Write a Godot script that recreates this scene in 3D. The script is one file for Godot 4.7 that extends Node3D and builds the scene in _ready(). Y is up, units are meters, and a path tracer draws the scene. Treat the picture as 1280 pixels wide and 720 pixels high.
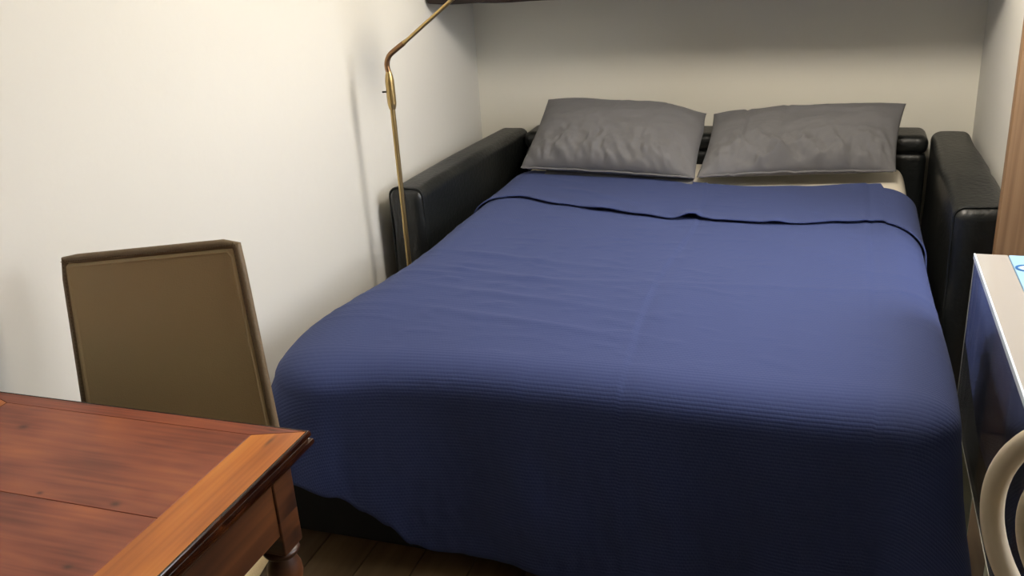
extends Node3D

const LAMP := 1.5
var M := {}
var taken := {}

# ------------------------------------------------------------------ helpers: names and tags
func numbered(called: String) -> String:
	var n: int = taken.get(called, 0)
	taken[called] = n + 1
	return called if n == 0 else "%s_%03d" % [called, n]

func tag(o: Node, label: String, category: String, group := "") -> Node:
	o.set_meta("label", label)
	o.set_meta("category", category)
	if group != "":
		o.set_meta("group", group)
	return o

func thing(called: String, label: String, category: String, at := Vector3.ZERO, turn := 0.0, group := "") -> Node3D:
	var o := Node3D.new()
	o.name = numbered(called)
	add_child(o, true)
	o.position = at
	o.rotation.y = turn
	tag(o, label, category, group)
	return o

func begin() -> SurfaceTool:
	var st := SurfaceTool.new()
	st.begin(Mesh.PRIMITIVE_TRIANGLES)
	st.set_smooth_group(0)
	return st

# area-weighted normals, broken where the surface turns by more than about 50 degrees
func finish(st: SurfaceTool) -> ArrayMesh:
	var a := st.commit_to_arrays()
	var v: PackedVector3Array = a[Mesh.ARRAY_VERTEX]
	var nf := v.size() / 3
	var cloth := nf > 30000
	var area := PackedVector3Array()
	area.resize(nf)
	var at := {}
	var ids := PackedInt32Array()
	ids.resize(v.size())
	var faces := []
	for f in nf:
		area[f] = (v[3 * f + 2] - v[3 * f]).cross(v[3 * f + 1] - v[3 * f])
		for k in 3:
			var key := v[3 * f + k].snappedf(0.00002)
			var id: int = at.get(key, -1)
			if id < 0:
				id = faces.size()
				at[key] = id
				faces.append(PackedInt32Array())
			ids[3 * f + k] = id
			faces[id].append(f)
	var nrm := PackedVector3Array()
	nrm.resize(v.size())
	for i in v.size():
		var own := area[i / 3]
		var sum := Vector3.ZERO
		var lim := 0.64 * own.length()
		for f in faces[ids[i]]:
			var b := area[f]
			if cloth or own.dot(b) > lim * b.length():
				sum += b
		nrm[i] = sum.normalized() if sum.length_squared() > 0 else Vector3.UP
	a[Mesh.ARRAY_NORMAL] = nrm
	a[Mesh.ARRAY_INDEX] = null
	var m := ArrayMesh.new()
	m.add_surface_from_arrays(Mesh.PRIMITIVE_TRIANGLES, a)
	return m

func obj(called: String, st: Variant, mat: Material, parent: Node = null) -> MeshInstance3D:
	var o := MeshInstance3D.new()
	if parent == null or parent == self:
		o.name = numbered(called)
	else:
		o.name = called
	o.mesh = finish(st) if st is SurfaceTool else st
	o.material_override = mat
	o.cast_shadow = GeometryInstance3D.SHADOW_CASTING_SETTING_ON
	(self if parent == null else parent).add_child(o, true)
	return o

func struct(called: String, st: Variant, mat: Material) -> MeshInstance3D:
	var o := obj(called, st, mat)
	o.set_meta("kind", "structure")
	return o

# ------------------------------------------------------------------ helpers: shapes
func quad(st: SurfaceTool, a: Vector3, b: Vector3, c: Vector3, d: Vector3, ua := Vector2.ZERO, ub := Vector2.ZERO, uc := Vector2.ZERO, ud := Vector2.ZERO) -> void:
	# a b c d run clockwise seen from the front
	st.set_uv(ua); st.add_vertex(a)
	st.set_uv(ub); st.add_vertex(b)
	st.set_uv(uc); st.add_vertex(c)
	st.set_uv(ua); st.add_vertex(a)
	st.set_uv(uc); st.add_vertex(c)
	st.set_uv(ud); st.add_vertex(d)

# rounded box; warp(p) may bend it afterwards
func rbox(st: SurfaceTool, at: Vector3, size: Vector3, r: float, n := 3, turn := Basis.IDENTITY, warp: Variant = null, mid := 1) -> void:
	var h := size * 0.5
	r = minf(r, minf(h.x, minf(h.y, h.z)) * 0.999)
	var lines := []
	for ax in 3:
		var l := []
		for i in n:
			l.append(-h[ax] + r * i / n)
		for i in mid + 1:
			l.append(lerpf(-h[ax] + r, h[ax] - r, float(i) / mid))
		for i in n:
			l.append(h[ax] - r + r * (i + 1) / n)
		lines.append(l)
	for ax in 3:
		for s in [-1.0, 1.0]:
			var u := (ax + 1) % 3
			var v := (ax + 2) % 3
			var lu: Array = lines[u]
			var lv: Array = lines[v]
			var pts := []
			for a in lu:
				var row := []
				for b in lv:
					var p := Vector3.ZERO
					p[ax] = s * h[ax]; p[u] = a; p[v] = b
					var q := Vector3(clampf(p.x, -h.x + r, h.x - r), clampf(p.y, -h.y + r, h.y - r), clampf(p.z, -h.z + r, h.z - r))
					var e := p - q
					if e.length() > 1e-9:
						p = q + e.normalized() * r
					if warp != null:
						p = warp.call(p)
					row.append(at + turn * p)
				pts.append(row)
			for i in lu.size() - 1:
				for j in lv.size() - 1:
					if s > 0:
						quad(st, pts[i][j], pts[i][j + 1], pts[i + 1][j + 1], pts[i + 1][j])
					else:
						quad(st, pts[i][j], pts[i + 1][j], pts[i + 1][j + 1], pts[i][j + 1])

func box(at: Vector3, size: Vector3, r := 0.003, turn := Basis.IDENTITY) -> SurfaceTool:
	var st := begin()
	rbox(st, at, size, r, 2, turn)
	return st

# sharp box, flat shaded, for walls
func slab(st: SurfaceTool, lo: Vector3, hi: Vector3) -> void:
	st.set_smooth_group(-1)
	var c := func(x: int, y: int, z: int) -> Vector3: return Vector3(hi.x if x else lo.x, hi.y if y else lo.y, hi.z if z else lo.z)
	quad(st, c.call(1, 0, 0), c.call(1, 0, 1), c.call(1, 1, 1), c.call(1, 1, 0))
	quad(st, c.call(0, 0, 0), c.call(0, 1, 0), c.call(0, 1, 1), c.call(0, 0, 1))
	quad(st, c.call(0, 1, 0), c.call(1, 1, 0), c.call(1, 1, 1), c.call(0, 1, 1))
	quad(st, c.call(0, 0, 0), c.call(0, 0, 1), c.call(1, 0, 1), c.call(1, 0, 0))
	quad(st, c.call(0, 0, 1), c.call(0, 1, 1), c.call(1, 1, 1), c.call(1, 0, 1))
	quad(st, c.call(0, 0, 0), c.call(1, 0, 0), c.call(1, 1, 0), c.call(0, 1, 0))

# turned profile [Vector2(radius, y), ...] from bottom to top
func lathe(st: SurfaceTool, prof: Array, at := Vector3.ZERO, seg := 24, turn := Basis.IDENTITY) -> void:
	for i in prof.size() - 1:
		for k in seg:
			var a0 := TAU * k / seg
			var a1 := TAU * (k + 1) / seg
			var p0: Vector2 = prof[i]
			var p1: Vector2 = prof[i + 1]
			var a := at + turn * Vector3(p0.x * cos(a0), p0.y, p0.x * sin(a0))
			var b := at + turn * Vector3(p0.x * cos(a1), p0.y, p0.x * sin(a1))
			var c := at + turn * Vector3(p1.x * cos(a1), p1.y, p1.x * sin(a1))
			var d := at + turn * Vector3(p1.x * cos(a0), p1.y, p1.x * sin(a0))
			if p0.x < 1e-6:
				st.set_uv(Vector2.ZERO); st.add_vertex(a); st.add_vertex(d); st.add_vertex(c)
			elif p1.x < 1e-6:
				st.set_uv(Vector2.ZERO); st.add_vertex(a); st.add_vertex(d); st.add_vertex(b)
			else:
				quad(st, a, d, c, b)

func smooth_path(ctrl: Array, steps := 6) -> Array:
	var out := []
	for i in ctrl.size() - 1:
		var p0: Vector3 = ctrl[maxi(i - 1, 0)]
		var p1: Vector3 = ctrl[i]
		var p2: Vector3 = ctrl[i + 1]
		var p3: Vector3 = ctrl[mini(i + 2, ctrl.size() - 1)]
		for k in steps:
			out.append(p1.cubic_interpolate(p2, p0, p3, float(k) / steps))
	out.append(ctrl[-1])
	return out

func tube(st: SurfaceTool, pts: Array, r: Variant, seg := 12, closed := false) -> void:
	var n := pts.size()
	var rings := []
	var side := Vector3.ZERO
	for i in n:
		var a: Vector3 = pts[(i - 1 + n) % n] if closed else pts[maxi(i - 1, 0)]
		var b: Vector3 = pts[(i + 1) % n] if closed else pts[mini(i + 1, n - 1)]
		var t := (b - a).normalized()
		if side == Vector3.ZERO:
			side = t.cross(Vector3.UP if absf(t.y) < 0.9 else Vector3.RIGHT).normalized()
		side = (side - t * side.dot(t)).normalized()
		var up := side.cross(t)
		var rr: float = r[i] if r is Array else r
		var ring := []
		for k in seg:
			var w := TAU * k / seg
			ring.append(pts[i] + (side * cos(w) + up * sin(w)) * rr)
		rings.append(ring)
	for i in (n if closed else n - 1):
		var A: Array = rings[i]
		var B: Array = rings[(i + 1) % n]
		for k in seg:
			var k1 := (k + 1) % seg
			quad(st, A[k], A[k1], B[k1], B[k])
	if not closed:
		for k in seg:
			var k1 := (k + 1) % seg
			st.add_vertex(pts[0]); st.add_vertex(rings[0][k1]); st.add_vertex(rings[0][k])
			st.add_vertex(pts[n - 1]); st.add_vertex(rings[n - 1][k]); st.add_vertex(rings[n - 1][k1])

# a closed sheet of cloth: P[i][j] outer points, thick inwards; i to the right, j towards the viewer, seen from above
func sheet(st: SurfaceTool, P: Array, U: Array, thick: float) -> void:
	var nx := P.size()
	var ny: int = P[0].size()
	var Q := []
	for i in nx:
		var row := []
		for j in ny:
			var du: Vector3 = P[mini(i + 1, nx - 1)][j] - P[maxi(i - 1, 0)][j]
			var dv: Vector3 = P[i][mini(j + 1, ny - 1)] - P[i][maxi(j - 1, 0)]
			row.append(P[i][j] - dv.cross(du).normalized() * thick)
		Q.append(row)
	for i in nx - 1:
		for j in ny - 1:
			quad(st, P[i][j], P[i + 1][j], P[i + 1][j + 1], P[i][j + 1], U[i][j], U[i + 1][j], U[i + 1][j + 1], U[i][j + 1])
			quad(st, Q[i][j], Q[i][j + 1], Q[i + 1][j + 1], Q[i + 1][j], U[i][j], U[i][j + 1], U[i + 1][j + 1], U[i + 1][j])
	for i in nx - 1:
		quad(st, P[i][0], Q[i][0], Q[i + 1][0], P[i + 1][0], U[i][0], U[i][0], U[i + 1][0], U[i + 1][0])
		quad(st, P[i][ny - 1], P[i + 1][ny - 1], Q[i + 1][ny - 1], Q[i][ny - 1], U[i][ny - 1], U[i + 1][ny - 1], U[i + 1][ny - 1], U[i][ny - 1])
	for j in ny - 1:
		quad(st, P[0][j], P[0][j + 1], Q[0][j + 1], Q[0][j], U[0][j], U[0][j + 1], U[0][j + 1], U[0][j])
		quad(st, P[nx - 1][j], Q[nx - 1][j], Q[nx - 1][j + 1], P[nx - 1][j + 1], U[nx - 1][j], U[nx - 1][j], U[nx - 1][j + 1], U[nx - 1][j + 1])

# value of a polyline [[u, value], ...] with smooth steps
func along(line: Array, u: float) -> float:
	if u <= line[0][0]:
		return line[0][1]
	for i in line.size() - 1:
		if u <= line[i + 1][0]:
			var t: float = (u - line[i][0]) / (line[i + 1][0] - line[i][0])
			return lerpf(line[i][1], line[i + 1][1], t * t * (3 - 2 * t))
	return line[-1][1]

func bump(d: float, w: float) -> float:
	return exp(-d * d / (w * w))

# ------------------------------------------------------------------ helpers: materials
func noise(freq: float, sd: int, oct := 4) -> FastNoiseLite:
	var n := FastNoiseLite.new()
	n.noise_type = FastNoiseLite.TYPE_SIMPLEX_SMOOTH
	n.frequency = freq
	n.seed = sd
	n.fractal_octaves = oct
	return n

func plain(c: Color, rough := 0.8, metal := 0.0) -> StandardMaterial3D:
	var m := StandardMaterial3D.new()
	m.albedo_color = c
	m.roughness = rough
	m.metallic = metal
	return m

func noise_map(freq: float, sd: int, normal := false, strength := 4.0, oct := 4, size := 512) -> NoiseTexture2D:
	var t := NoiseTexture2D.new()
	t.width = size; t.height = size
	t.seamless = true
	t.noise = noise(freq, sd, oct)
	t.as_normal_map = normal
	t.bump_strength = strength
	return t

func relief(m: StandardMaterial3D, t: Texture2D, scale: Vector3, depth: float) -> StandardMaterial3D:
	m.normal_enabled = true
	m.normal_texture = t
	m.normal_scale = depth
	m.uv1_triplanar = true
	m.uv1_scale = scale
	return m

# wood picture: grain runs along the picture's x; cols = dark, mid, light
func wood_picture(w: int, h: int, cols: Array, sd: int, patch := 0.5, lines := 1.0, spots := 0) -> ImageTexture:
	var im := Image.create(w, h, false, Image.FORMAT_RGB8)
	var fine := noise(0.05, sd, 3)
	var big := noise(0.006, sd + 1, 3)
	var ring := noise(0.012, sd + 2, 2)
	var rng := RandomNumberGenerator.new()
	rng.seed = sd
	var sp := []
	for k in spots:
		sp.append([rng.randf() * w, rng.randf() * h, rng.randf_range(2.0, 9.0)])
	for y in h:
		for x in w:
			var g := fine.get_noise_2d(x * 0.06, y * 1.6) * 0.5 * lines + sin(y * 0.16 + ring.get_noise_2d(x * 0.25, y * 1.5) * 9.0) * 0.12 * lines
			var b := big.get_noise_2d(x * 0.7, y * 1.6) * patch * 1.5
			var v := clampf(0.5 + g * 0.6 + b, 0.0, 1.0)
			var c: Color = cols[0].lerp(cols[1], v * 2.0) if v < 0.5 else cols[1].lerp(cols[2], v * 2.0 - 1.0)
			for s in sp:
				var d: float = Vector2((x - s[0]) * 0.6, y - s[1]).length() / s[2]
				if d < 1.5:
					c = c.lerp(cols[0].darkened(0.45), 0.65 * exp(-d * d * 2.0))
			im.set_pixel(x, y, c)
	im.generate_mipmaps()
	return ImageTexture.create_from_image(im)

func wood(pic: Texture2D, scale: Vector3, rough: float) -> StandardMaterial3D:
	var m := plain(Color.WHITE, rough)
	m.albedo_texture = pic
	m.uv1_triplanar = true
	m.uv1_scale = scale
	m.uv1_offset = Vector3(0.5, 0.5, 0.5)
	return m

# waffle weave: rows of short staggered ridges
func waffle() -> ImageTexture:
	var s := 128
	var cells := 8
	var im := Image.create(s, s, false, Image.FORMAT_RGB8)
	for y in s:
		for x in s:
			var fy := float(y) * cells / s
			var row := floori(fy)
			var fx := float(x) * cells / s + (0.5 if row % 2 else 0.0)
			var ry := sin((fy - row) * PI)
			var rx := absf(sin(fx * PI))
			var v := clampf(pow(ry, 0.8) * (0.45 + 0.55 * pow(rx, 0.6)), 0, 1)
			im.set_pixel(x, y, Color(v, v, v))
	return ImageTexture.create_from_image(im)

func make_materials() -> void:
	var plaster := noise_map(0.012, 3, true, 2.0, 5)
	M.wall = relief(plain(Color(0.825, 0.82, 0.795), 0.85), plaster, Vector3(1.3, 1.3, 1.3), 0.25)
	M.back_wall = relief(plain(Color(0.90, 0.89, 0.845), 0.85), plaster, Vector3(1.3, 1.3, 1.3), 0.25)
	M.ceiling = plain(Color(0.88, 0.87, 0.84), 0.9)
	M.white_paint = plain(Color(0.88, 0.88, 0.86), 0.45)
	# blanket
	var b := plain(Color(0.19, 0.24, 0.42), 0.9)
	b.heightmap_enabled = true
	b.heightmap_texture = waffle()
	b.heightmap_scale = 0.055
	b.uv1_scale = Vector3(1 / 0.066, 1 / 0.066, 1)
	b.rim_enabled = true
	b.rim = 0.18
	b.rim_tint = 0.6
	M.blanket = b
	var weave := noise_map(0.2, 8, true, 3.0, 2)
	M.pillow = relief(plain(Color(0.40, 0.40, 0.412), 0.85), weave, Vector3(9, 9, 9), 0.3)
	M.pillow.rim_enabled = true
	M.pillow.rim = 0.2
	M.sheet_cloth = relief(plain(Color(0.85, 0.82, 0.76), 0.9), weave, Vector3(9, 9, 9), 0.3)
	# leathers
	var creases := noise_map(0.03, 21, true, 5.0, 5)
	M.black_leather = relief(plain(Color(0.09, 0.10, 0.10), 0.40), creases, Vector3(2.5, 2.5, 2.5), 0.35)
	M.black_cloth = plain(Color(0.06, 0.065, 0.065), 0.85)
	M.olive_leather = relief(plain(Color(0.65, 0.57, 0.42), 0.5), noise_map(0.09, 31, true, 4.0, 3), Vector3(5, 5, 5), 0.3)
	M.olive_edge = relief(plain(Color(0.42, 0.35, 0.25), 0.5), noise_map(0.09, 32, true, 4.0, 3, 256), Vector3(5, 5, 5), 0.3)
	M.thread = plain(Color(0.34, 0.28, 0.19), 0.8)
	# metals
	M.brass = plain(Color(0.72, 0.62, 0.42), 0.32, 0.95)
	M.copper = plain(Color(0.56, 0.43, 0.31), 0.36, 0.9)
	M.chrome = plain(Color(0.85, 0.86, 0.88), 0.18, 1.0)
	M.dark = plain(Color(0.06, 0.06, 0.06), 0.5)
	# woods
	var red := wood_picture(512, 256, [Color(0.40, 0.19, 0.13), Color(0.56, 0.295, 0.205), Color(0.66, 0.38, 0.23)], 5, 0.32, 0.9, 7)
	var red2 := wood_picture(512, 256, [Color(0.39, 0.18, 0.125), Color(0.55, 0.285, 0.20), Color(0.67, 0.38, 0.235)], 6, 0.32, 0.9, 6)
	var orange := wood_picture(512, 192, [Color(0.56, 0.29, 0.10), Color(0.76, 0.45, 0.18), Color(0.85, 0.56, 0.26)], 9, 0.3, 0.45, 12)
	var walnut := wood_picture(384, 256, [Color(0.17, 0.09, 0.045), Color(0.29, 0.165, 0.085), Color(0.42, 0.25, 0.13)], 13, 0.6, 0.9, 4)
	M.red_x = wood(red, Vector3(1.75, 3, 3.2), 0.42)
	M.red_x2 = wood(red2, Vector3(1.75, 3, 3.2), 0.42)
	M.red_x3 = wood(red2, Vector3(1.3, 3, 6), 0.42)
	M.orange = wood(orange, Vector3(0.8, 2.5, 6), 0.38)
	M.walnut = wood(walnut, Vector3(0.85, 2.4, 2.4), 0.4)
	M.mould = wood(walnut, Vector3(0.8, 4, 4), 0.16)
	M.mould.albedo_color = Color(0.62, 0.55, 0.52)
	var oak := wood_picture(512, 128, [Color(0.29, 0.225, 0.15), Color(0.39, 0.31, 0.21), Color(0.46, 0.38, 0.27)], 17, 0.25, 0.9)
	M.floor = []
	for k in 4:
		var m := wood(oak, Vector3(0.8, 2.0, 3.0), 0.5)
		m.uv1_offset = Vector3(0.5, 0.5, 0.25 + 0.16 * k)
		m.albedo_color = Color.WHITE.darkened(0.05 * (k % 3))
		M.floor.append(m)
	var panel := wood_picture(512, 256, [Color(0.42, 0.31, 0.21), Color(0.54, 0.42, 0.30), Color(0.62, 0.50, 0.37)], 23, 0.15, 1.0)
	M.panel = wood(panel, Vector3(0.4, 3.0, 3.0), 0.55)
	var rustic := wood_picture(384, 128, [Color(0.09, 0.06, 0.045), Color(0.17, 0.11, 0.08), Color(0.25, 0.17, 0.12)], 29, 0.4, 1.0)
	M.rustic = wood(rustic, Vector3(1.2, 3, 3), 0.75)
	# glass table
	M.dark_glass = plain(Color(0.035, 0.04, 0.06, 0.55), 0.03)
	M.dark_glass.transparency = BaseMaterial3D.TRANSPARENCY_ALPHA
	M.dark_glass.metallic_specular = 1.0
	M.dark_glass.clearcoat_enabled = true
	M.dark_glass.clearcoat = 1.0
	M.dark_glass.clearcoat_roughness = 0.03
	M.edge_white = plain(Color(0.88, 0.93, 0.98), 0.1)
	M.white_glass = plain(Color(0.64, 0.625, 0.60), 0.06)
	M.blue_glass = plain(Color(0.60, 0.76, 0.90), 0.08)
	M.ring_print = plain(Color(0.18, 0.42, 0.66), 0.15)
	M.ring_white = plain(Color(0.85, 0.90, 0.93), 0.15)
	M.glass_edge = plain(Color(0.78, 0.78, 0.74), 0.2)
	M.cream_metal = plain(Color(0.80, 0.75, 0.66), 0.4)
	M.leg_paint = plain(Color(0.72, 0.73, 0.64), 0.45)
	M.glow = plain(Color(1, 0.96, 0.88), 0.6)
	M.glow.emission_enabled = true
	M.glow.emission = Color(1.0, 0.955, 0.89)
	M.glow.emission_energy_multiplier = 2.0
	var pane := plain(Color(1, 1, 1, 0.04), 0.02)
	pane.transparency = BaseMaterial3D.TRANSPARENCY_ALPHA
	M.pane = pane

# ------------------------------------------------------------------ the scene
func _ready() -> void:
	var cam := Camera3D.new()
	cam.name = "camera"
	add_child(cam)
	cam.rotation_order = EULER_ORDER_YXZ
	cam.position = Vector3(0, 1.5, 0)
	cam.rotation = Vector3(-0.3722418, 0.3493292, -0.06515816)
	cam.fov = 34.335
	cam.near = 0.03
	cam.current = true
	var env := Environment.new()
	var sky := Sky.new()
	var sm := ProceduralSkyMaterial.new()
	sm.sky_top_color = Color(0.93, 0.95, 1.0)
	sm.sky_horizon_color = Color(1.0, 0.98, 0.95)
	sm.ground_horizon_color = Color(0.62, 0.60, 0.55)
	sm.ground_bottom_color = Color(0.45, 0.43, 0.38)
	sm.sky_energy_multiplier = 1.0
	sky.sky_material = sm
	env.background_mode = Environment.BG_SKY
	env.sky = sky
	env.background_energy_multiplier = 15.0
	env.tonemap_mode = Environment.TONE_MAPPER_LINEAR
	env.tonemap_exposure = 1.0
	env.sdfgi_enabled = true
	env.ssao_enabled = true
	env.ssil_enabled = true
	var we := WorldEnvironment.new()
	we.name = "world_environment"
	we.environment = env
	add_child(we)
	make_materials()
	build_room()
	build_sofa()
	build_bedding()
	build_table()
	build_leather_chair()
	build_glass_table()
	build_lamp()
	build_ring_chair()

func build_room() -> void:
	var st := begin()
	slab(st, Vector3(-1.65, -0.12, -4.0), Vector3(1.65, -0.012, 3.3))
	var fl := struct("floor", st, M.walnut)
	var rng := RandomNumberGenerator.new()
	rng.seed = 4
	var x := -1.5
	while x < 1.5:
		var w := 0.14
		var z := -3.86 - rng.randf() * 1.1
		while z < 3.15:
			var z0 := maxf(z, -3.86)
			var z1 := minf(z + 1.22, 3.15)
			if z1 - z0 > 0.05:
				var hi := minf(x + w, 1.5)
				# grain of the board runs along its own x, so the board is laid turned
				var bs := begin()
				rbox(bs, Vector3.ZERO, Vector3(z1 - z0 - 0.0025, 0.012, hi - x - 0.0025), 0.0015, 1)
				var o := obj("floor_board", bs, M.floor[rng.randi() % 4], fl)
				o.position = Vector3((x + hi) / 2, -0.006, (z0 + z1) / 2)
				o.rotation.y = PI / 2
			z += 1.22
		x += w
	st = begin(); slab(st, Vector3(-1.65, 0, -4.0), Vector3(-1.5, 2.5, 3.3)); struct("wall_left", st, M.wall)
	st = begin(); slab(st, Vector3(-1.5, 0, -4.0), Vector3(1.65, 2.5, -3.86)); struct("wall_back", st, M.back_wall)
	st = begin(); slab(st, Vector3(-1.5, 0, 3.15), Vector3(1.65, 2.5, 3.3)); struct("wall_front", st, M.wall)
	st = begin(); slab(st, Vector3(-1.65, 2.5, -4.0), Vector3(1.65, 2.62, 3.3)); struct("ceiling", st, M.ceiling)
	# partition beside the sofa, then the window wall
	st = begin(); slab(st, Vector3(0.487, 0, -3.86), Vector3(0.56, 2.5, -2.78)); struct("wall_partition", st, M.wall)
	var X := 1.5
	var wz0 := -2.66
	var wz1 := -1.40
	var wy0 := 1.05
	var wy1 := 2.42
	st = begin()
	slab(st, Vector3(X, 0, -3.86), Vector3(X + 0.15, 2.5, wz0))
	slab(st, Vector3(X, 0, wz1), Vector3(X + 0.15, 2.5, 3.15))
	slab(st, Vector3(X, 0, wz0), Vector3(X + 0.15, wy0, wz1))
	slab(st, Vector3(X, wy1, wz0), Vector3(X + 0.15, 2.5, wz1))
	struct("wall_right", st, M.wall)
	var win := Node3D.new()
	win.name = "window_1"
	win.set_meta("kind", "structure")
	add_child(win)
	var f := begin()
	var zc := (wz0 + wz1) / 2
	rbox(f, Vector3(X + 0.09, wy0 + 0.025, zc), Vector3(0.06, 0.05, wz1 - wz0), 0.004)
	rbox(f, Vector3(X + 0.09, wy1 - 0.025, zc), Vector3(0.06, 0.05, wz1 - wz0), 0.004)
	for z in [wz0 + 0.025, zc, wz1 - 0.025]:
		rbox(f, Vector3(X + 0.09, (wy0 + wy1) / 2, z), Vector3(0.06, wy1 - wy0, 0.05), 0.004)
	obj("window_frame", f, M.white_paint, win)
	for s in [-1.0, 1.0]:
		var p := begin()
		slab(p, Vector3(X + 0.088, wy0 + 0.05, zc + s * (wz1 - wz0) / 4 - 0.27), Vector3(X + 0.092, wy1 - 0.05, zc + s * (wz1 - wz0) / 4 + 0.27))
		obj("pane", p, M.pane, win)
	obj("window_sill", box(Vector3(X - 0.02, wy0 - 0.015, zc), Vector3(0.16, 0.03, wz1 - wz0 + 0.1), 0.006), M.white_paint, win)
	# wood panel that closes the alcove on the right; its grain runs upright
	st = begin()
	rbox(st, Vector3.ZERO, Vector3(2.49, 0.04, 0.2), 0.003, 2)
	var tr := struct("trim_1", st, M.panel)
	tr.position = Vector3(0.535, 1.25, -2.745)
	tr.basis = Basis(Vector3(0, 1, 0), Vector3(0, 0, 1), Vector3(1, 0, 0))
	# rough dark beam across the alcove above the head of the bed
	var nz := noise(6.0, 77, 3)
	st = begin()
	var rough := func(p: Vector3) -> Vector3:
		var n := nz.get_noise_3d(p.x * 2, p.y * 2, p.z)
		return p + Vector3(n * 0.008 if absf(p.x) > 0.97 else 0.0, n * 0.008, n * 0.008)
	rbox(st, Vector3.ZERO, Vector3(1.975, 0.11, 0.12), 0.012, 3, Basis.IDENTITY, rough, 30)
	var hd := begin()
	slab(hd, Vector3(-1.5, 1.335, -3.475), Vector3(0.487, 2.5, -3.365))
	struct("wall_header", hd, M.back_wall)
	var sh := obj("wooden_beam", st, M.rustic)
	sh.position = Vector3(-0.506, 1.288, -3.42)
	tag(sh, "rough dark wooden beam across the alcove high above the pillows", "beam")
	# round paper pendant over the middle of the room
	var lamp := thing("pendant_lamp", "round white pendant lamp hanging from the ceiling above the foot of the bed", "lamp", Vector3(-0.05, 1.85, -2.4))
	st = begin()
	lathe(st, [Vector2(0, 0.615), Vector2(0.05, 0.62), Vector2(0.055, 0.65), Vector2(0, 0.65)], Vector3.ZERO, 24)
	obj("ceiling_rose", st, M.white_paint, lamp)
	st = begin()
	tube(st, [Vector3(0, 0.16, 0), Vector3(0, 0.63, 0)], 0.004, 8)
	obj("cord", st, M.white_paint, lamp)
	st = begin()
	var globe := []
	for k in 17:
		var a := -PI / 2 + PI * k / 16.0
		globe.append(Vector2(0.0 if k in [0, 16] else 0.17 * cos(a), 0.16 * sin(a)))
	lathe(st, globe, Vector3.ZERO, 36)
	obj("shade", st, M.glow, lamp)
	var om := OmniLight3D.new()
	om.name = "pendant_light"
	om.light_color = Color(1.0, 0.955, 0.89)
	om.light_energy = LAMP
	om.light_size = 0.14
	om.omni_range = 12.0
	om.omni_attenuation = 2.0
	om.shadow_enabled = true
	lamp.add_child(om)
	om.position = Vector3.ZERO

func build_sofa() -> void:
	var t := thing("sofa_bed", "black leather sofa unfolded into a bed, padded arms on both sides", "sofa", Vector3(-0.46, 0, -3.3))
	var o := t.position
	# arms
	for s in [-1.0, 1.0]:
		var soft := func(p: Vector3) -> Vector3:
			var k := noise(1.7, 5 + int(s), 2).get_noise_3d(p.x * 2, p.y * 2, p.z * 1.5)
			return p + Vector3(k * 0.012, k * 0.008 + 0.006 * cos(p.z * 3.0), 0)
		var ang := -0.062 if s < 0 else 0.0
		var c := Vector3(-1.35, 0.365, -3.285) if s < 0 else Vector3(0.404, 0.365, -3.285)
		var w := 0.135 if s < 0 else 0.145
		var turn := Basis(Vector3.UP, ang)
		var st := begin()
		rbox(st, Vector3.ZERO, Vector3(w, 0.63, 1.02), 0.036, 5, Basis.IDENTITY, soft, 12)
		var a := obj("armrest", st, M.black_leather, t)
		a.position = c - o
		a.basis = turn
		# piping round the front panel
		st = begin()
		var loop := []
		var hw := w / 2 - 0.005
		var hh := 0.313
		for k in 4:
			var cx := (hw - 0.03) * (1.0 if k in [0, 3] else -1.0)
			var cy := (hh - 0.03) * (1.0 if k < 2 else -1.0)
			for i in 7:
				var an := PI / 2 * k + PI / 2 * i / 6
				loop.append(Vector3(cx + 0.03 * cos(an), cy + 0.03 * sin(an), 0.49))
		var lp := []
		for p in loop:
			lp.append(soft.call(p) * Vector3(1.03, 1.005, 1))
		tube(st, lp, 0.004, 6, true)
		obj("piping", st, M.black_leather, a)
		for k in 3:
			obj("foot", box(Vector3(0, -0.34, -0.4 + 0.4 * k), Vector3(0.05, 0.05, 0.05), 0.006), M.dark, a)
	# back with a rolled top
	var bs := begin()
	rbox(bs, Vector3(-0.46, 0.335, -3.755) - o, Vector3(1.56, 0.57, 0.17), 0.03, 4, Basis.IDENTITY, null, 8)
	obj("backrest", bs, M.black_leather, t)
	bs = begin()
	rbox(bs, Vector3(-0.46, 0.648, -3.755) - o, Vector3(1.565, 0.072, 0.185), 0.032, 5, Basis.IDENTITY, null, 8)
	obj("back_roll", bs, M.black_leather, t)
	# unfolded base under the mattress
	bs = begin()
	rbox(bs, Vector3(-0.515, 0.131, -2.71) - o, Vector3(1.64, 0.258, 1.84), 0.02, 3, Basis.IDENTITY, null, 6)
	obj("base", bs, M.black_cloth, t)

const XL := -1.205
const XR := 0.262
const ZF := -1.735
const RS := 0.1

var bed_noise := FastNoiseLite.new()

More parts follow.
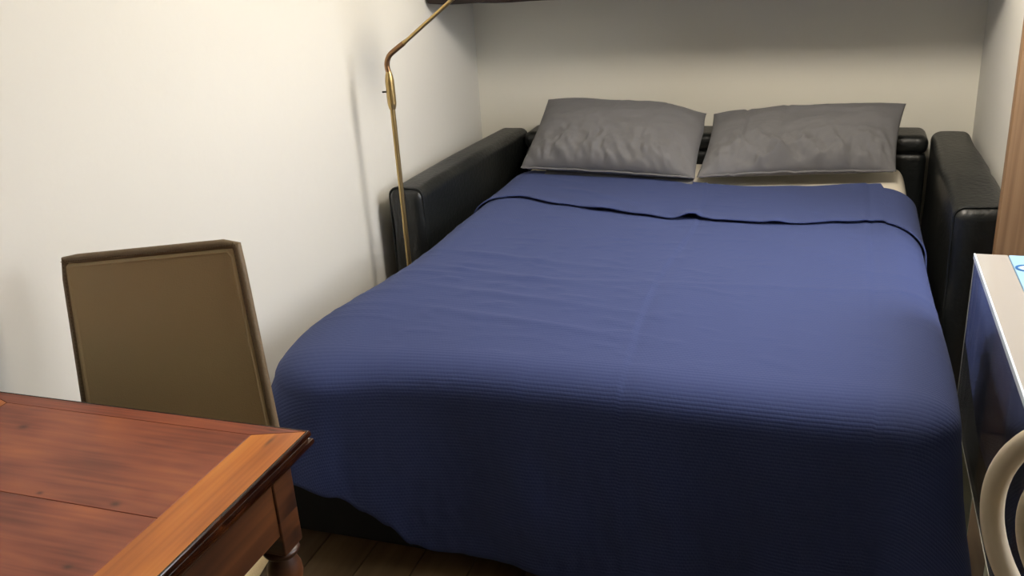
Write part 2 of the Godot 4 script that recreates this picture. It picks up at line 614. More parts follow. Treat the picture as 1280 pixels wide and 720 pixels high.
func bed_top(x: float, z: float) -> float:
	var y := 0.592
	var d := Vector2(x + 1.2, z + 1.75).length()
	y -= 0.018 * bump(d, 0.4)
	y -= 0.02 * bump(z + 1.75, 0.3)
	y += bed_noise.get_noise_2d(x * 0.8, z * 0.8) * 0.008
	# stored folds and soft wrinkles
	y += 0.0022 * bump(x + 0.42 + 0.015 * sin(z * 5.0), 0.006) - 0.0022 * bump(x + 0.405 + 0.015 * sin(z * 5.0), 0.012)
	y += 0.0022 * bump(x - 0.10, 0.006) - 0.002 * bump(x - 0.115, 0.012)
	y += 0.0025 * bump(z + 2.32 + 0.05 * sin(x * 2.0), 0.012)
	var wr := bed_noise.get_noise_2d(x * 5.0 + z * 6.0, z * 16.0 - x * 3.0)
	y += maxf(0.0, wr - 0.12) * 0.005 * (0.35 + bump(Vector2((x + 0.85) * 0.8, z + 2.35).length(), 0.5))
	# three long slack folds from the left edge towards the middle
	for k in 4:
		var zz := -2.02 - 0.13 * k + 0.16 * (x + 0.8)
		y += 0.005 * bump(z - zz, 0.016) * bump(x + 0.72 + 0.06 * k, 0.26)
	return y

# drape: s, t in metres of cloth measured as (x, z); qs, qt = how far down the skirts (0..1); lift = offset outwards
func drape(x: float, z: float, side: float, qs: float, qf: float, lift: float, hem: Array, flare: Array, ends := true) -> Array:
	var bx := clampf(x, XL + RS, XR - RS)
	var bz := minf(z, ZF - RS)
	var u := 0.0
	var front_len := XR - XL - 2 * RS
	var n := Vector3.ZERO
	var q := 0.0
	if qs > 0.0 or qf > 0.0:
		q = maxf(qs, qf)
		var phi := 0.0
		if qs >= qf:
			phi = PI / 4 * qf / qs
		else:
			phi = PI / 2 - PI / 4 * qs / qf
		n = Vector3(cos(phi) * side, 0, sin(phi))
		if side < 0:
			u = (bz - (ZF - RS)) if qf == 0.0 else (0.2 * phi / (PI / 2) if qs > 0.0 else 0.2 + bx - (XL + RS))
		else:
			u = (0.4 + front_len - (bz - (ZF - RS))) if qf == 0.0 else (0.4 + front_len - 0.2 * phi / (PI / 2) if qs > 0.0 else 0.2 + bx - (XL + RS))
	var top := bed_top(bx, bz) + lift
	if q == 0.0:
		return [Vector3(bx, top, bz), Vector2(bx, bz)]
	var rv := 0.075
	var fl := along(flare, u)
	var depth := top - along(hem, u)
	var arc := rv * PI / 2
	var L := depth - rv + arc
	var d := q * L
	var out := 0.0
	var down := 0.0
	var R := RS + lift + 0.12 * bump(u + 0.10, 0.30) + 0.017 * bump(u - (0.55 + front_len), 0.35)
	if d < arc:
		out = R * sin(d / rv)
		down = rv * (1 - cos(d / rv))
	else:
		down = rv + (d - arc)
		out = R + fl * (d - arc)
	# flutes that open towards the hem
	var k := clampf((d - 0.12) / 0.35, 0, 1)
	var wave := sin(u * 9.0 + 0.8) * 0.010 + sin(u * 21.0) * 0.005
	var corner := bump(u - 0.06, 0.055) * 0.055 - bump(u - 0.17, 0.06) * 0.022 + bump(u - (0.29 + front_len), 0.05) * 0.045 - bump(u - (0.17 + front_len), 0.06) * 0.015
	out += k * (wave * (0.3 if u < -0.95 or u > front_len + 0.42 else 1.0) + corner)
	var nz := bed_noise.get_noise_2d(u * 6.0, d * 2.5 + 7.0) * 0.012 * k * (0.3 if u > front_len + 0.42 else 1.0)
	return [Vector3(bx, top - down, bz) + n * (out + nz), Vector2(bx, bz) + Vector2(n.x, n.z) * d]

func build_bedding() -> void:
	bed_noise.noise_type = FastNoiseLite.TYPE_SIMPLEX_SMOOTH
	bed_noise.frequency = 1.0
	bed_noise.seed = 12
	bed_noise.fractal_octaves = 3
	var st := begin()
	var mc := Vector3(-0.47, 0.417, -2.80)
	var follow := func(p: Vector3) -> Vector3:
		return p + Vector3(0, (bed_top(p.x + mc.x, p.z + mc.z) - 0.018 - mc.y - 0.115) * clampf(p.y / 0.1, 0, 1), 0)
	rbox(st, Vector3.ZERO, Vector3(1.44, 0.23, 1.74), 0.06, 5, Basis.IDENTITY, follow, 48)
	var mt := obj("mattress", st, M.sheet_cloth)
	mt.position = mc
	tag(mt, "mattress in a cream fitted sheet that shows under the right-hand pillow", "mattress")
	var fl := XR - XL - 2 * RS
	var hem := [[-1.7, 0.46], [-0.95, 0.44], [-0.75, 0.32], [-0.2, 0.28], [0.05, 0.30], [0.13, 0.265], [0.2, 0.225], [0.27, 0.185], [0.33, 0.15], [0.38, 0.095], [0.44, 0.075], [0.6, 0.07], [0.9, 0.045], [1.2, 0.025], [0.2 + fl, 0.02], [0.27 + fl, 0.06], [0.34 + fl, 0.24], [0.45 + fl, 0.36], [1.2 + fl, 0.38], [1.4 + fl, 0.44], [2.2 + fl, 0.46]]
	var flare := [[-1.7, 0.02], [-0.95, 0.02], [-0.6, 0.2], [-0.1, 0.38], [0.06, 0.34], [0.25, 0.10], [0.6, 0.05], [0.1 + fl, 0.05], [0.3 + fl, 0.16], [0.45 + fl, 0.06], [1.2 + fl, 0.03], [2.2 + fl, 0.02]]
	# x columns and z rows of the cloth, with the skirts beyond the top
	var cols := []
	for i in 23:
		cols.append([XL, 1.0 - i / 22.0, -1.0])
	var nx := 150
	for i in nx - 1:
		cols.append([lerpf(XL + RS, XR - RS, float(i + 1) / nx), 0.0, -1.0 if i < nx / 2 else 1.0])
	for i in 23:
		cols.append([XR, i / 22.0, 1.0])
	# the upper edge of the blanket runs unevenly under the pillows
	var head := [[-1.3, -3.40], [-1.1, -3.39], [-0.6, -3.36], [-0.46, -3.275], [-0.3, -3.252], [-0.1, -3.282], [0.1, -3.33], [0.2, -3.33], [0.3, -3.25]]
	var zs := []
	for j in 165:
		zs.append(j / 164.0)
	var P := []
	var U := []
	for c in cols:
		var row := []
		var urow := []
		var hz := along(head, clampf(c[0], XL, XR))
		if c[1] > 0:
			hz = lerpf(hz, -3.30 if c[2] < 0 else -3.22, c[1])
		for w in zs:
			var q := drape(c[0], lerpf(hz, ZF - RS, w), c[2], c[1], 0.0, 0.0, hem, flare)
			row.append(q[0]); urow.append(q[1])
		for j in 36:
			var q := drape(c[0], ZF, c[2], c[1], (j + 1) / 36.0, 0.0, hem, flare)
			row.append(q[0]); urow.append(q[1])
		P.append(row)
		U.append(urow)
	st = begin()
	sheet(st, P, U, 0.005)
	var root := thing("blanket", "navy blue waffle weave blanket spread over the sofa bed down to the floor", "blanket", Vector3.ZERO)
	obj("blanket_cloth", st, M.blanket, root)
	# the turned-down cuff: a second layer, its free hem wavy
	var edge := [[-1.3, -3.00], [-1.14, -3.01], [-1.06, -3.02], [-0.88, -2.945], [-0.7, -2.89], [-0.585, -2.86], [-0.48, -2.835], [-0.4, -2.85], [-0.33, -2.83], [-0.2, -2.825], [-0.09, -2.835], [0.03, -2.87], [0.14, -2.90], [0.22, -2.90], [0.3, -2.87]]
	P = []
	U = []
	for c in cols:
		var row := []
		var urow := []
		var x: float = c[0]
		var hz := along(head, clampf(x, XL, XR)) - 0.004
		var ez := along(edge, clampf(x, XL, XR))
		if c[1] > 0:
			hz = lerpf(hz, -3.30 if c[2] < 0 else -3.22, c[1])
			ez += 0.17 * c[1] if c[2] > 0 else 0.06 * c[1]
		for j in 61:
			var w := j / 60.0
			var lift := 0.007 * smoothstep(0.0, 0.03, w)
			var hemlift := 0.001 + 0.004 * absf(sin(x * 9.0 + 1.0)) + 0.016 * bump(x + 0.425, 0.035) + 0.007 * bump(x + 0.72, 0.05) + 0.006 * bump(x + 0.16, 0.03)
			lift += hemlift * smoothstep(0.75, 1.0, w) * (1.0 - 0.5 * float(c[1]))
			# two soft rucks in the cuff
			lift += 0.007 * bump(w - 0.62 - 0.5 * (x + 0.85), 0.05) * bump(x + 0.82, 0.12) + 0.004 * bump(w - 0.35 - 0.4 * (x + 0.95), 0.05) * bump(x + 0.93, 0.08)
			var q := drape(x, lerpf(hz, ez, w), c[2], c[1] * 0.9, 0.0, lift, hem, flare)
			row.append(q[0]); urow.append(q[1] + Vector2(0.02, 0.013))
		P.append(row)
		U.append(urow)
	st = begin()
	sheet(st, P, U, 0.004)
	obj("turned_cuff", st, M.blanket, root)
	# pillows: corners left bottom, right bottom, left top, right top
	pillow("dark grey pillow on the left, slightly overlapping its neighbour, lower hem open", [Vector3(-1.148, 0.618, -3.335), Vector3(-0.466, 0.618, -3.245), Vector3(-1.122, 0.822, -3.66), Vector3(-0.462, 0.782, -3.66)], 0.19, 1)
	pillow("dark grey pillow on the right with square fold creases and a rucked lower edge", [Vector3(-0.462, 0.619, -3.258), Vector3(0.203, 0.622, -3.388), Vector3(-0.455, 0.765, -3.66), Vector3(0.232, 0.805, -3.66)], 0.16, 2)

func pillow(label: String, c: Array, thick: float, kind: int) -> void:
	var n := 96
	var nz := noise(1.0, 40 + kind, 3)
	var mid: Vector3 = (c[0] + c[1] + c[2] + c[3]) / 4
	var root := thing("pillow", label, "pillow", mid, 0.0, "two grey pillows at the head of the bed")
	var nrm: Vector3 = ((c[1] - c[0]) as Vector3).cross(c[2] - c[0]).normalized()
	var face := func(a: float, b: float, s: float) -> Vector3:
		# a, b in -1..1 ; edges bow in a little between the corners
		var pin_a := a * (1.0 - 0.035 * (1.0 - b * b) * absf(a))
		var pin_b := b * (1.0 - 0.06 * (1.0 - a * a) * absf(b))
		if kind == 1:
			pin_b += 0.03 * (1.0 - a * a) * b
		if kind == 1:
			var cut := smoothstep(1.25, 2.0, a + b)
			pin_a -= 0.05 * cut
			pin_b -= 0.13 * cut
		var u := pin_a * 0.5 + 0.5
		var v := pin_b * 0.5 + 0.5
		var p: Vector3 = lerp(lerp(c[0], c[1], u), lerp(c[2], c[3], u), v)
		var ea := 1.0 - pow(absf(a), 3.2)
		var eb := 1.0 - pow(absf(b), 3.2)
		var t := pow(maxf(ea * eb, 0.0), 0.55)
		var h := thick * 0.5 * t * (1.0 - 0.12 * v)
		if s > 0:
			var near := smoothstep(0.25, -0.95, b)
			var w := nz.get_noise_2d(a * 5.5 + b * 1.2, b * 1.5) * (0.022 if kind == 1 else 0.032) * near * t
			w += nz.get_noise_2d(a * 1.6, b * 1.6 + 9.0) * 0.010 * t
			h += w
			if kind == 1:
				for k in [[-0.30, 0.22, 0.030, 0.9], [-0.36, 0.30, 0.02, -0.6], [-0.14, 0.16, 0.022, 1.0], [-0.08, 0.1, 0.018, -0.8], [0.06, -0.22, 0.03, 0.9], [0.42, -0.16, 0.022, -0.7], [0.48, -0.10, 0.02, 0.8], [0.78, -0.45, 0.04, 1.0], [-0.62, 0.2, 0.022, 0.7], [-0.68, 0.24, 0.02, -0.6], [-0.52, 0.28, 0.018, 0.5]]:
					h += 0.008 * k[3] * bump(a - k[0] - k[1] * (b + 0.9), k[2]) * bump(b + 0.72, 0.6) * t
				h -= 0.004 * bump(a + 0.1 - 0.10 * b, 0.014) * smoothstep(-0.9, -0.5, b) * t + 0.0035 * bump(a - 0.42 - 0.14 * b, 0.012) * t
			else:
				# ironed-in creases and the ruck at the lower edge
				h -= 0.006 * bump(a + 0.62, 0.02) + 0.006 * bump(a + 0.22 - 0.03 * b, 0.02) * bump(b - 0.4, 0.7) + 0.003 * bump(b - 0.08, 0.02) * bump(a + 0.45, 0.4)
				h += 0.03 * bump(a + 0.16 + 0.25 * (b + 0.8), 0.06) * bump(b + 0.62, 0.25) - 0.016 * bump(a + 0.06 + 0.3 * (b + 0.8), 0.05) * bump(b + 0.7, 0.25)
				h += 0.010 * bump(a + 0.38 - 0.9 * (b + 0.9), 0.06) * bump(b + 0.75, 0.2)
		# the lower edge is softer and sags to the bed
		return p + nrm * (h * (1.0 if s > 0 else -0.6)) - mid
	var st := begin()
	for s in [1.0, -1.0]:
		var G := []
		for i in n + 1:
			var row := []
			for j in n + 1:
				var a := -cos(PI * i / n) * 0.5 + (2.0 * i / n - 1.0) * 0.5
				var b := -cos(PI * j / n) * 0.5 + (2.0 * j / n - 1.0) * 0.5
				row.append(face.call(a, b, s))
			G.append(row)
		for i in n:
			for j in n:
				if s > 0:
					quad(st, G[i][j], G[i][j + 1], G[i + 1][j + 1], G[i + 1][j])
				else:
					quad(st, G[i][j], G[i + 1][j], G[i + 1][j + 1], G[i][j + 1])
	obj("pillowcase", st, M.pillow, root)
	# the open end or hem of the case: a thin double lip along the lower edge
	var pts := []
	for i in 41:
		var a := -0.97 + 1.94 * i / 40.0
		var p: Vector3 = face.call(a, -1.0, 1.0)
		pts.append(p + Vector3(0, 0.003 + 0.003 * nz.get_noise_1d(a * 6.0), 0.004))
	st = begin()
	tube(st, pts, 0.0042, 8)
	obj("hem", st, M.pillow, root)
	if kind == 1:
		var P := []
		var U := []
		for i in 41:
			var a := -0.72 + 1.7 * i / 40.0
			var e: Vector3 = face.call(a, -0.97, -1.0)
			var row := []
			for j in 5:
				var w := j / 4.0
				row.append(e + Vector3(0, -0.004 - 0.012 * w, -0.03 + (0.045 + 0.012 * sin(a * 3.0)) * w))
			P.append(row)
			U.append([Vector2.ZERO, Vector2.ZERO, Vector2.ZERO, Vector2.ZERO, Vector2.ZERO])
		st = begin()
		sheet(st, P, U, 0.003)
		obj("case_flap", st, M.pillow, root)

func build_table() -> void:
	var x0 := -1.458
	var x1 := -0.772
	var z0 := -1.128
	var z1 := 0.10
	var top := 0.76
	var t := thing("wooden_table", "old polished wooden table with orange border strips and turned legs", "table", Vector3((x0 + x1) / 2, 0, (z0 + z1) / 2))
	var o := t.position
	var b := 0.088
	var e := 0.034
	var lip := 0.0045
	# centre boards, grain across
	var zs := [z0 + e, -0.862, -0.60, -0.35, z1 - e]
	for i in 4:
		var st := begin()
		rbox(st, Vector3.ZERO, Vector3(x1 - x0 - 2 * b - 0.002, 0.022, zs[i + 1] - zs[i] - 0.0009), 0.0012, 1)
		var p := obj("board", st, [M.red_x, M.red_x2, M.red_x3, M.red_x][i], t)
		p.position = Vector3((x0 + x1) / 2, top - 0.011, (zs[i] + zs[i + 1]) / 2) - o
	# mitred border strips: long ones in orange wood, end ones in red
	for s in [1.0, -1.0]:
		var xo := (x1 - lip if s > 0 else x0 + lip)
		var xi := (x1 - b if s > 0 else x0 + b)
		var poly := [Vector2(xo, z0 + lip), Vector2(xo, z1 - lip), Vector2(xi, z1 - e), Vector2(xi, z0 + e)]
		strip(poly, top, 0.022, "border_strip", M.orange, t, Vector3(xi, 0, 0), s > 0)
		var zo := (z0 + lip if s > 0 else z1 - lip)
		var zi := (z0 + e if s > 0 else z1 - e)
		poly = [Vector2(x0 + lip, zo), Vector2(x1 - lip, zo), Vector2(x1 - b, zi), Vector2(x0 + b, zi)]
		strip(poly, top, 0.022, "end_strip", M.red_x3 if s > 0 else M.red_x2, t, Vector3.ZERO, s > 0)
	# moulded edge: a profile run round the top
	var prof := [Vector2(-0.0055, 0.0), Vector2(-0.002, 0.0), Vector2(0.0, -0.003), Vector2(0.0, -0.009), Vector2(-0.004, -0.012), Vector2(-0.003, -0.014), Vector2(0.002, -0.016), Vector2(0.003, -0.022), Vector2(0.0, -0.027), Vector2(-0.006, -0.029), Vector2(-0.012, -0.033), Vector2(-0.022, -0.035), Vector2(-0.022, -0.012)]
	var st := begin()
	st.set_smooth_group(-1)
	for k in prof.size():
		var p: Vector2 = prof[k]
		var q: Vector2 = prof[(k + 1) % prof.size()]
		var ring := func(v: Vector2) -> Array: return [Vector3(x0 - v.x, top + v.y, z0 - v.x) - o, Vector3(x1 + v.x, top + v.y, z0 - v.x) - o, Vector3(x1 + v.x, top + v.y, z1 + v.x) - o, Vector3(x0 - v.x, top + v.y, z1 + v.x) - o]
		var A: Array = ring.call(p)
		var B: Array = ring.call(q)
		for i in 4:
			var j := (i + 1) % 4
			quad(st, A[i], A[j], B[j], B[i])
	obj("edge_moulding", st, M.mould, t)
	# apron boards
	var ax0 := x0 + 0.036
	var ax1 := x1 - 0.036
	var az0 := z0 + 0.022
	var az1 := z1 - 0.022
	for s in [1.0, -1.0]:
		st = begin()
		rbox(st, Vector3.ZERO, Vector3(az1 - az0 - 0.08, 0.128, 0.02), 0.002, 2)
		var a := obj("apron", st, M.walnut, t)
		a.position = Vector3(ax1 - 0.012 if s > 0 else ax0 + 0.012, 0.664, (az0 + az1) / 2) - o
		a.rotation.y = PI / 2
		st = begin()
		rbox(st, Vector3.ZERO, Vector3(ax1 - ax0 - 0.08, 0.128, 0.02), 0.002, 2)
		a = obj("apron", st, M.walnut, t)
		a.position = Vector3((ax0 + ax1) / 2, 0.664, az0 + 0.012 if s > 0 else az1 - 0.012) - o
	# legs: square block, then turned
	var turned := [Vector2(0.0, 0.0), Vector2(0.016, 0.0), Vector2(0.02, 0.01), Vector2(0.022, 0.03), Vector2(0.016, 0.05), Vector2(0.014, 0.06), Vector2(0.018, 0.09), Vector2(0.024, 0.2), Vector2(0.028, 0.3), Vector2(0.030, 0.38), Vector2(0.028, 0.42), Vector2(0.022, 0.445), Vector2(0.020, 0.452), Vector2(0.026, 0.456), Vector2(0.029, 0.462), Vector2(0.026, 0.468), Vector2(0.021, 0.472), Vector2(0.026, 0.485), Vector2(0.030, 0.505), Vector2(0.029, 0.520), Vector2(0.022, 0.538), Vector2(0.020, 0.543), Vector2(0.027, 0.546), Vector2(0.031, 0.552), Vector2(0.030, 0.557), Vector2(0.024, 0.562), Vector2(0.0, 0.562)]
	for sx in [0, 1]:
		for sz in [0, 1]:
			st = begin()
			lathe(st, turned, Vector3.ZERO, 28)
			rbox(st, Vector3(0, 0.6435, 0), Vector3(0.054, 0.167, 0.054), 0.003, 2)
			var l := obj("leg", st, M.walnut, t)
			l.position = Vector3(ax1 - 0.025 if sx else ax0 + 0.025, 0, az1 - 0.025 if sz else az0 + 0.025) - o

# flat strip of wood with a polygon outline (x, z); along_z strips are laid with their grain turned
func strip(poly: Array, top: float, thick: float, called: String, mat: Material, t: Node3D, _ref: Vector3, _flip: bool) -> void:
	var c := Vector2.ZERO
	for p in poly:
		c += p / poly.size()
	var lo: Vector2 = poly[0]
	var hi: Vector2 = poly[0]
	for p in poly:
		lo = lo.min(p)
		hi = hi.max(p)
	var turn := (hi.y - lo.y) > (hi.x - lo.x)
	var pts := []
	for p in poly:
		var q: Vector2 = p + (c - p).normalized() * 0.001 - c
		pts.append(Vector2(q.y, -q.x) if turn else q)
	if Geometry2D.is_polygon_clockwise(PackedVector2Array(pts)):
		pts.reverse()
	var st := begin()
	st.set_smooth_group(-1)
	var n := pts.size()
	for i in range(1, n - 1):
		for s in [0.0, -thick]:
			var a := Vector3(pts[0].x, s, pts[0].y)
			var b := Vector3(pts[i].x, s, pts[i].y)
			var d := Vector3(pts[i + 1].x, s, pts[i + 1].y)
			st.set_uv(Vector2.ZERO)
			if s == 0.0:
				st.add_vertex(a); st.add_vertex(b); st.add_vertex(d)
			else:
				st.add_vertex(a); st.add_vertex(d); st.add_vertex(b)
	for i in n:
		var a: Vector2 = pts[i]
		var b: Vector2 = pts[(i + 1) % n]
		quad(st, Vector3(b.x, 0, b.y), Vector3(a.x, 0, a.y), Vector3(a.x, -thick, a.y), Vector3(b.x, -thick, b.y))
	var o := obj(called, st, mat, t)
	o.position = Vector3(c.x, top, c.y) - t.position
	if turn:
		o.rotation.y = PI / 2 * -1.0

func build_leather_chair() -> void:
	var TL := Vector3(-1.392, 0.955, -1.314)
	var TR := Vector3(-1.038, 0.985, -1.383)
	var BL := Vector3(-1.381, 0.43, -1.241)
	var BR := Vector3(-0.967, 0.43, -1.317)
	var base := Vector3((BL.x + BR.x) / 2, 0, (BL.z + BR.z) / 2)
	var ax := (BR - BL).normalized()
	var fw := Vector3(-ax.z, 0, ax.x) # towards the table
	var t := thing("leather_chair", "olive brown leather chair pushed under the far end of wooden table", "chair", base)
	var nrm := (TL - BL).cross(BR - BL).normalized()
	if nrm.dot(fw) < 0:
		nrm = -nrm
	var P := func(u: float, v: float, d: float) -> Vector3: # u, v 0..1
		return lerp(lerp(BL, BR, u), lerp(TL, TR, u), v) + nrm * d - base
	# backrest: a slab with rounded rim, slightly hollow panel inside the seam
	var st := begin()
	var warp := func(p: Vector3) -> Vector3:
		var u := p.x * 0.975 + 0.5
		var v := p.y * 0.98 + 0.49
		var hollow := -0.003 * smoothstep(0.0, 0.05, minf(minf(u, 1 - u) * 0.41, minf(v, 1 - v) * 0.53)) * signf(p.z)
		return P.call(u, v, p.z + hollow - 0.0)
	slab_cushion(st, warp, 0.41, 0.54, 0.019, 0.009)
	obj("backrest", st, M.olive_leather, t)
	var rim := []
	var rc := [Vector2(0.012, 0.0), Vector2(0.988, 0.0), Vector2(0.988, 0.99), Vector2(0.012, 0.99)]
	for k in 3:
		var ra: Vector2 = rc[[0, 3, 2][k]]
		var rb: Vector2 = rc[[3, 2, 1][k]]
		for i in 14:
			var rq := ra.lerp(rb, (0.0 if k == 0 else 0.008) + (1.0 - (0.008 if k == 1 else 0.0)) * i / 14.0)
			rim.append(P.call(rq.x, rq.y, 0.0))
	st = begin()
	tube(st, rim, 0.0098, 14)
	obj("edge_binding", st, M.olive_edge, t)
	# raised seam welt round the front panel, 1.6 cm inside the rim
	for s in [1.0, -1.0]:
		st = begin()
		var du := 0.040
		var dv := 0.034
		var loop := []
		var cs := [Vector2(du, dv), Vector2(1 - du, dv), Vector2(1 - du, 1 - dv), Vector2(du, 1 - dv)]
		for k in 4:
			var a: Vector2 = cs[k]
			var b: Vector2 = cs[(k + 1) % 4]
			for i in 16:
				var q := a.lerp(b, 0.02 + 0.96 * i / 15.0)
				loop.append(P.call(q.x, q.y, s * 0.0070))
		tube(st, loop, 0.0036, 6, true)
		obj("seam_welt", st, M.olive_leather, t)
	# stitches along the rim
	st = begin()
	for side in 3:
		var N := 70
		for i in N:
			var w := (i + 0.3) / N
			var w2 := (i + 0.75) / N
			var e := 0.016
			var a: Vector3
			var b: Vector3
			if side == 0:
				a = P.call(w, 1 - e * 0.8, 0.0100); b = P.call(w2, 1 - e * 0.8, 0.0100)
			elif side == 1:
				a = P.call(1 - e, w, 0.0100); b = P.call(1 - e, w2, 0.0100)
			else:
				a = P.call(e, w, 0.0100); b = P.call(e, w2, 0.0100)
			tube(st, [a, b], 0.0009, 4)
	var sx := obj("stitching", st, M.thread, t)
	sx.set_meta("kind", "stuff")
	# seat and legs under the table top
	var turn := Basis(ax, Vector3.UP, fw)
	st = begin()
	rbox(st, Vector3(0, 0.445, 0) + fw * 0.20, Vector3(0.42, 0.05, 0.42), 0.018, 3, turn)
	obj("seat", st, M.olive_leather, t)
	for u in [-1.0, 1.0]:
		for v in [0.0, 1.0]:
			st = begin()
			var p: Vector3 = ax * u * 0.185 + fw * (0.03 + 0.34 * v)
			rbox(st, p + Vector3(0, 0.215, 0), Vector3(0.036, 0.43, 0.036), 0.008, 2, turn)
			obj("leg", st, M.olive_leather, t)

# cushion-like slab in unit coordinates (x, y in -0.5..0.5) handed to warp together with a depth in metres
func slab_cushion(st: SurfaceTool, warp: Callable, w: float, h: float, d: float, r: float) -> void:
	var fit := func(p: Vector3) -> Vector3: return warp.call(Vector3(p.x / w, p.y / h, p.z))
	rbox(st, Vector3.ZERO, Vector3(w, h, d), r, 5, Basis.IDENTITY, fit, 24)

func build_glass_table() -> void:
	var x0 := 0.315
	var x1 := 0.92
	var z0 := -2.215
	var z1 := -1.33
	var top := 0.74
	var t := thing("glass_table", "white and pale blue glass table with dark mirror-like side panel by the bed", "table", Vector3((x0 + x1) / 2, 0, (z0 + z1) / 2))
	var o := t.position
	var b := 0.066
	obj("white_border", box(Vector3(x0 + b / 2, top - 0.006, (z0 + z1) / 2) - o, Vector3(b, 0.012, z1 - z0), 0.002), M.white_glass, t)
	obj("white_border", box(Vector3(x1 - b / 2, top - 0.006, (z0 + z1) / 2) - o, Vector3(b, 0.012, z1 - z0), 0.002), M.white_glass, t)
	var cl := obj("blue_glass_top", box(Vector3((x0 + x1) / 2, top - 0.006, (z0 + z1) / 2) - o, Vector3(x1 - x0 - 2 * b - 0.003, 0.012, z1 - z0), 0.002), M.blue_glass, t)
	# printed rings on the pale blue glass
	for k in 3:
		for j in 4:
			var c := Vector3(x0 + b + 0.024 + 0.16 * k, top + 0.0006, -2.13 + 0.2 * j) - o
			for rr in [0.021, 0.012]:
				var st := begin()
				lathe(st, [Vector2(rr - 0.005, 0.0), Vector2(rr - 0.005, 0.0008), Vector2(rr, 0.0008), Vector2(rr, 0.0)], c, 32)
				obj("printed_ring", st, M.ring_print if rr > 0.015 else M.ring_white, cl)
	for x in [x0, x1]:
		var s := 1.0 if x == x0 else -1.0
		obj("side_panel", box(Vector3(x + 0.004 * s, 0.532, (z0 + z1) / 2) - o, Vector3(0.008, 0.392, z1 - z0), 0.0006), M.dark_glass, t)
		obj("panel_edge", box(Vector3(x + 0.004 * s, 0.334, (z0 + z1) / 2) - o, Vector3(0.0095, 0.004, z1 - z0), 0.0006), M.glass_edge, t)
		obj("panel_edge", box(Vector3(x + 0.004 * s, 0.532, z0 - 0.002) - o, Vector3(0.0095, 0.40, 0.004), 0.0006), M.glass_edge, t)
		obj("top_edge", box(Vector3(x - 0.0015 * s, top - 0.006, (z0 + z1) / 2) - o, Vector3(0.004, 0.013, z1 - z0), 0.001), M.edge_white, t)
		for z in [-1.67, z0 + 0.10]:
			obj("leg", box(Vector3(x + 0.027 * s, 0.365, z) - o, Vector3(0.034, 0.73, 0.034), 0.004), M.leg_paint, t)

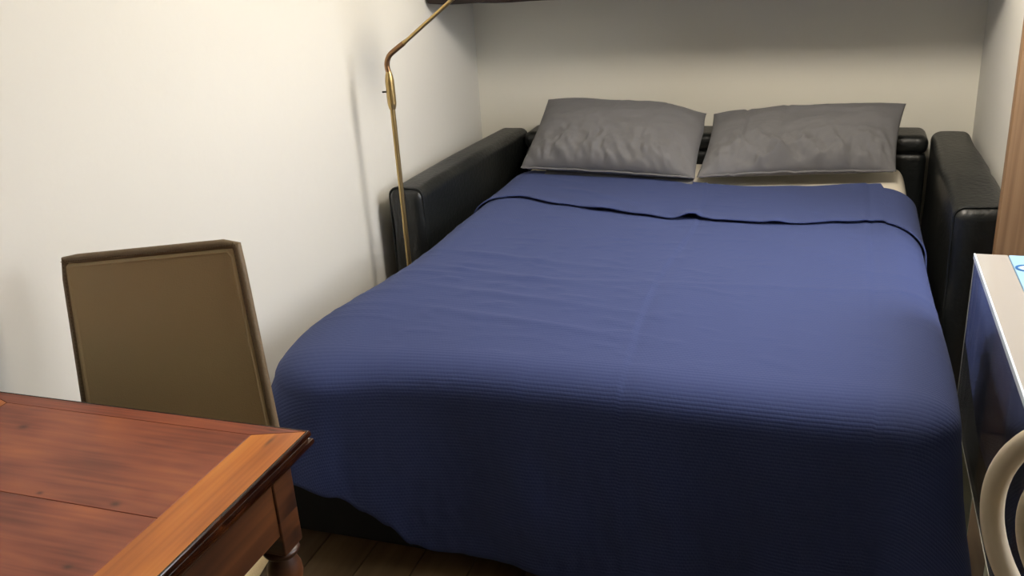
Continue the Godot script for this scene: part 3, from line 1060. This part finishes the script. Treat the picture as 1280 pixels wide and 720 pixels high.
func build_lamp() -> void:
	var base := Vector3(-1.345, 0, -2.69)
	var t := thing("floor_lamp", "slim brass floor lamp with bent neck standing beside the sofa arm", "lamp", base)
	var st := begin()
	lathe(st, [Vector2(0, 0), Vector2(0.11, 0), Vector2(0.112, 0.006), Vector2(0.10, 0.018), Vector2(0.03, 0.026), Vector2(0.014, 0.04), Vector2(0, 0.04)], Vector3.ZERO, 32)
	obj("base", st, M.brass, t)
	st = begin()
	lathe(st, [Vector2(0, 0.03), Vector2(0.0082, 0.03), Vector2(0.0082, 0.985), Vector2(0, 0.985)], Vector3.ZERO, 16)
	obj("pole", st, M.brass, t)
	st = begin()
	lathe(st, [Vector2(0, 0.972), Vector2(0.0105, 0.972), Vector2(0.0135, 0.985), Vector2(0.0145, 0.992), Vector2(0.0145, 1.062), Vector2(0.012, 1.078), Vector2(0.0085, 1.09), Vector2(0, 1.09)], Vector3.ZERO, 20)
	obj("grip", st, M.brass, t)
	st = begin()
	tube(st, [Vector3(-0.012, 1.028, 0.008), Vector3(-0.024, 1.028, 0.012)], 0.003, 8)
	obj("switch", st, M.dark, t)
	st = begin()
	tube(st, smooth_path([Vector3(0, 1.085, 0), Vector3(-0.003, 1.112, 0), Vector3(0.008, 1.138, 0), Vector3(0.034, 1.158, 0), Vector3(0.062, 1.176, 0)], 6), 0.0085, 12)
	obj("bent_neck", st, M.copper, t)
	st = begin()
	tube(st, [Vector3(0.058, 1.1735, 0), Vector3(0.075, 1.185, 0), Vector3(0.232, 1.297, 0), Vector3(0.43, 1.438, 0)], [0.0085, 0.0062, 0.0062, 0.0062], 12)
	obj("arm", st, M.brass, t)
	st = begin()
	var tilt := Basis(Vector3(0, 0, 1), -0.5)
	lathe(st, [Vector2(0.062, -0.09), Vector2(0.060, -0.06), Vector2(0.04, -0.01), Vector2(0.018, 0.012), Vector2(0.0, 0.016), Vector2(0.0, 0.014), Vector2(0.017, 0.010), Vector2(0.038, -0.012), Vector2(0.058, -0.06), Vector2(0.060, -0.09), Vector2(0.062, -0.09)], Vector3(0.435, 1.437, 0), 28, tilt)
	obj("lamp_shade", st, M.brass, t)

func build_ring_chair() -> void:
	# round-backed chair: its back runs along d, it faces the glass table
	var d := Vector3(0.722, 0, 0.692)
	var f := Vector3(0.692, 0, -0.722)
	var left := Vector3(0.208, 0, -1.15)
	var r := 0.158
	var c := left + d * 0.172
	var t := thing("ring_back_chair", "cream metal chair with a round double ring back before the glass table", "chair", c)
	var ring := func(rr: float, n: int) -> Array:
		var pts := []
		for i in n:
			var a := TAU * i / n
			pts.append(Vector3(0, 0.782, 0) + d * (rr * cos(a)) + Vector3.UP * (rr * sin(a)))
		return pts
	var st := begin()
	tube(st, ring.call(r, 72), 0.0145, 14, true)
	obj("outer_ring", st, M.cream_metal, t)
	st = begin()
	tube(st, ring.call(0.112, 64), 0.0115, 12, true)
	obj("inner_ring", st, M.cream_metal, t)
	for k in 4:
		var a := TAU * (k + 0.5) / 4
		st = begin()
		var dir: Vector3 = d * cos(a) + Vector3.UP * sin(a)
		tube(st, [Vector3(0, 0.782, 0) + dir * 0.118, Vector3(0, 0.782, 0) + dir * 0.15], 0.006, 8)
		obj("spacer", st, M.cream_metal, t)
	for s in [-1.0, 1.0]:
		st = begin()
		tube(st, smooth_path([d * s * 0.175 - f * 0.02 + Vector3(0, 0.0, 0), d * s * 0.165 + Vector3(0, 0.3, 0), d * s * 0.15 + Vector3(0, 0.46, 0), d * s * 0.115 + Vector3(0, 0.60, 0), d * s * 0.095 + Vector3(0, 0.652, 0)], 5), 0.0125, 12)
		obj("rear_leg", st, M.cream_metal, t)
		st = begin()
		tube(st, [d * s * 0.15 + f * 0.34 + Vector3(0, 0.44, 0), d * s * 0.18 + f * 0.38], 0.0125, 12)
		obj("front_leg", st, M.cream_metal, t)
	st = begin()
	lathe(st, [Vector2(0, 0.432), Vector2(0.185, 0.432), Vector2(0.198, 0.440), Vector2(0.2, 0.452), Vector2(0.19, 0.462), Vector2(0.1, 0.468), Vector2(0, 0.468)], f * 0.20, 36)
	obj("seat", st, M.cream_metal, t)
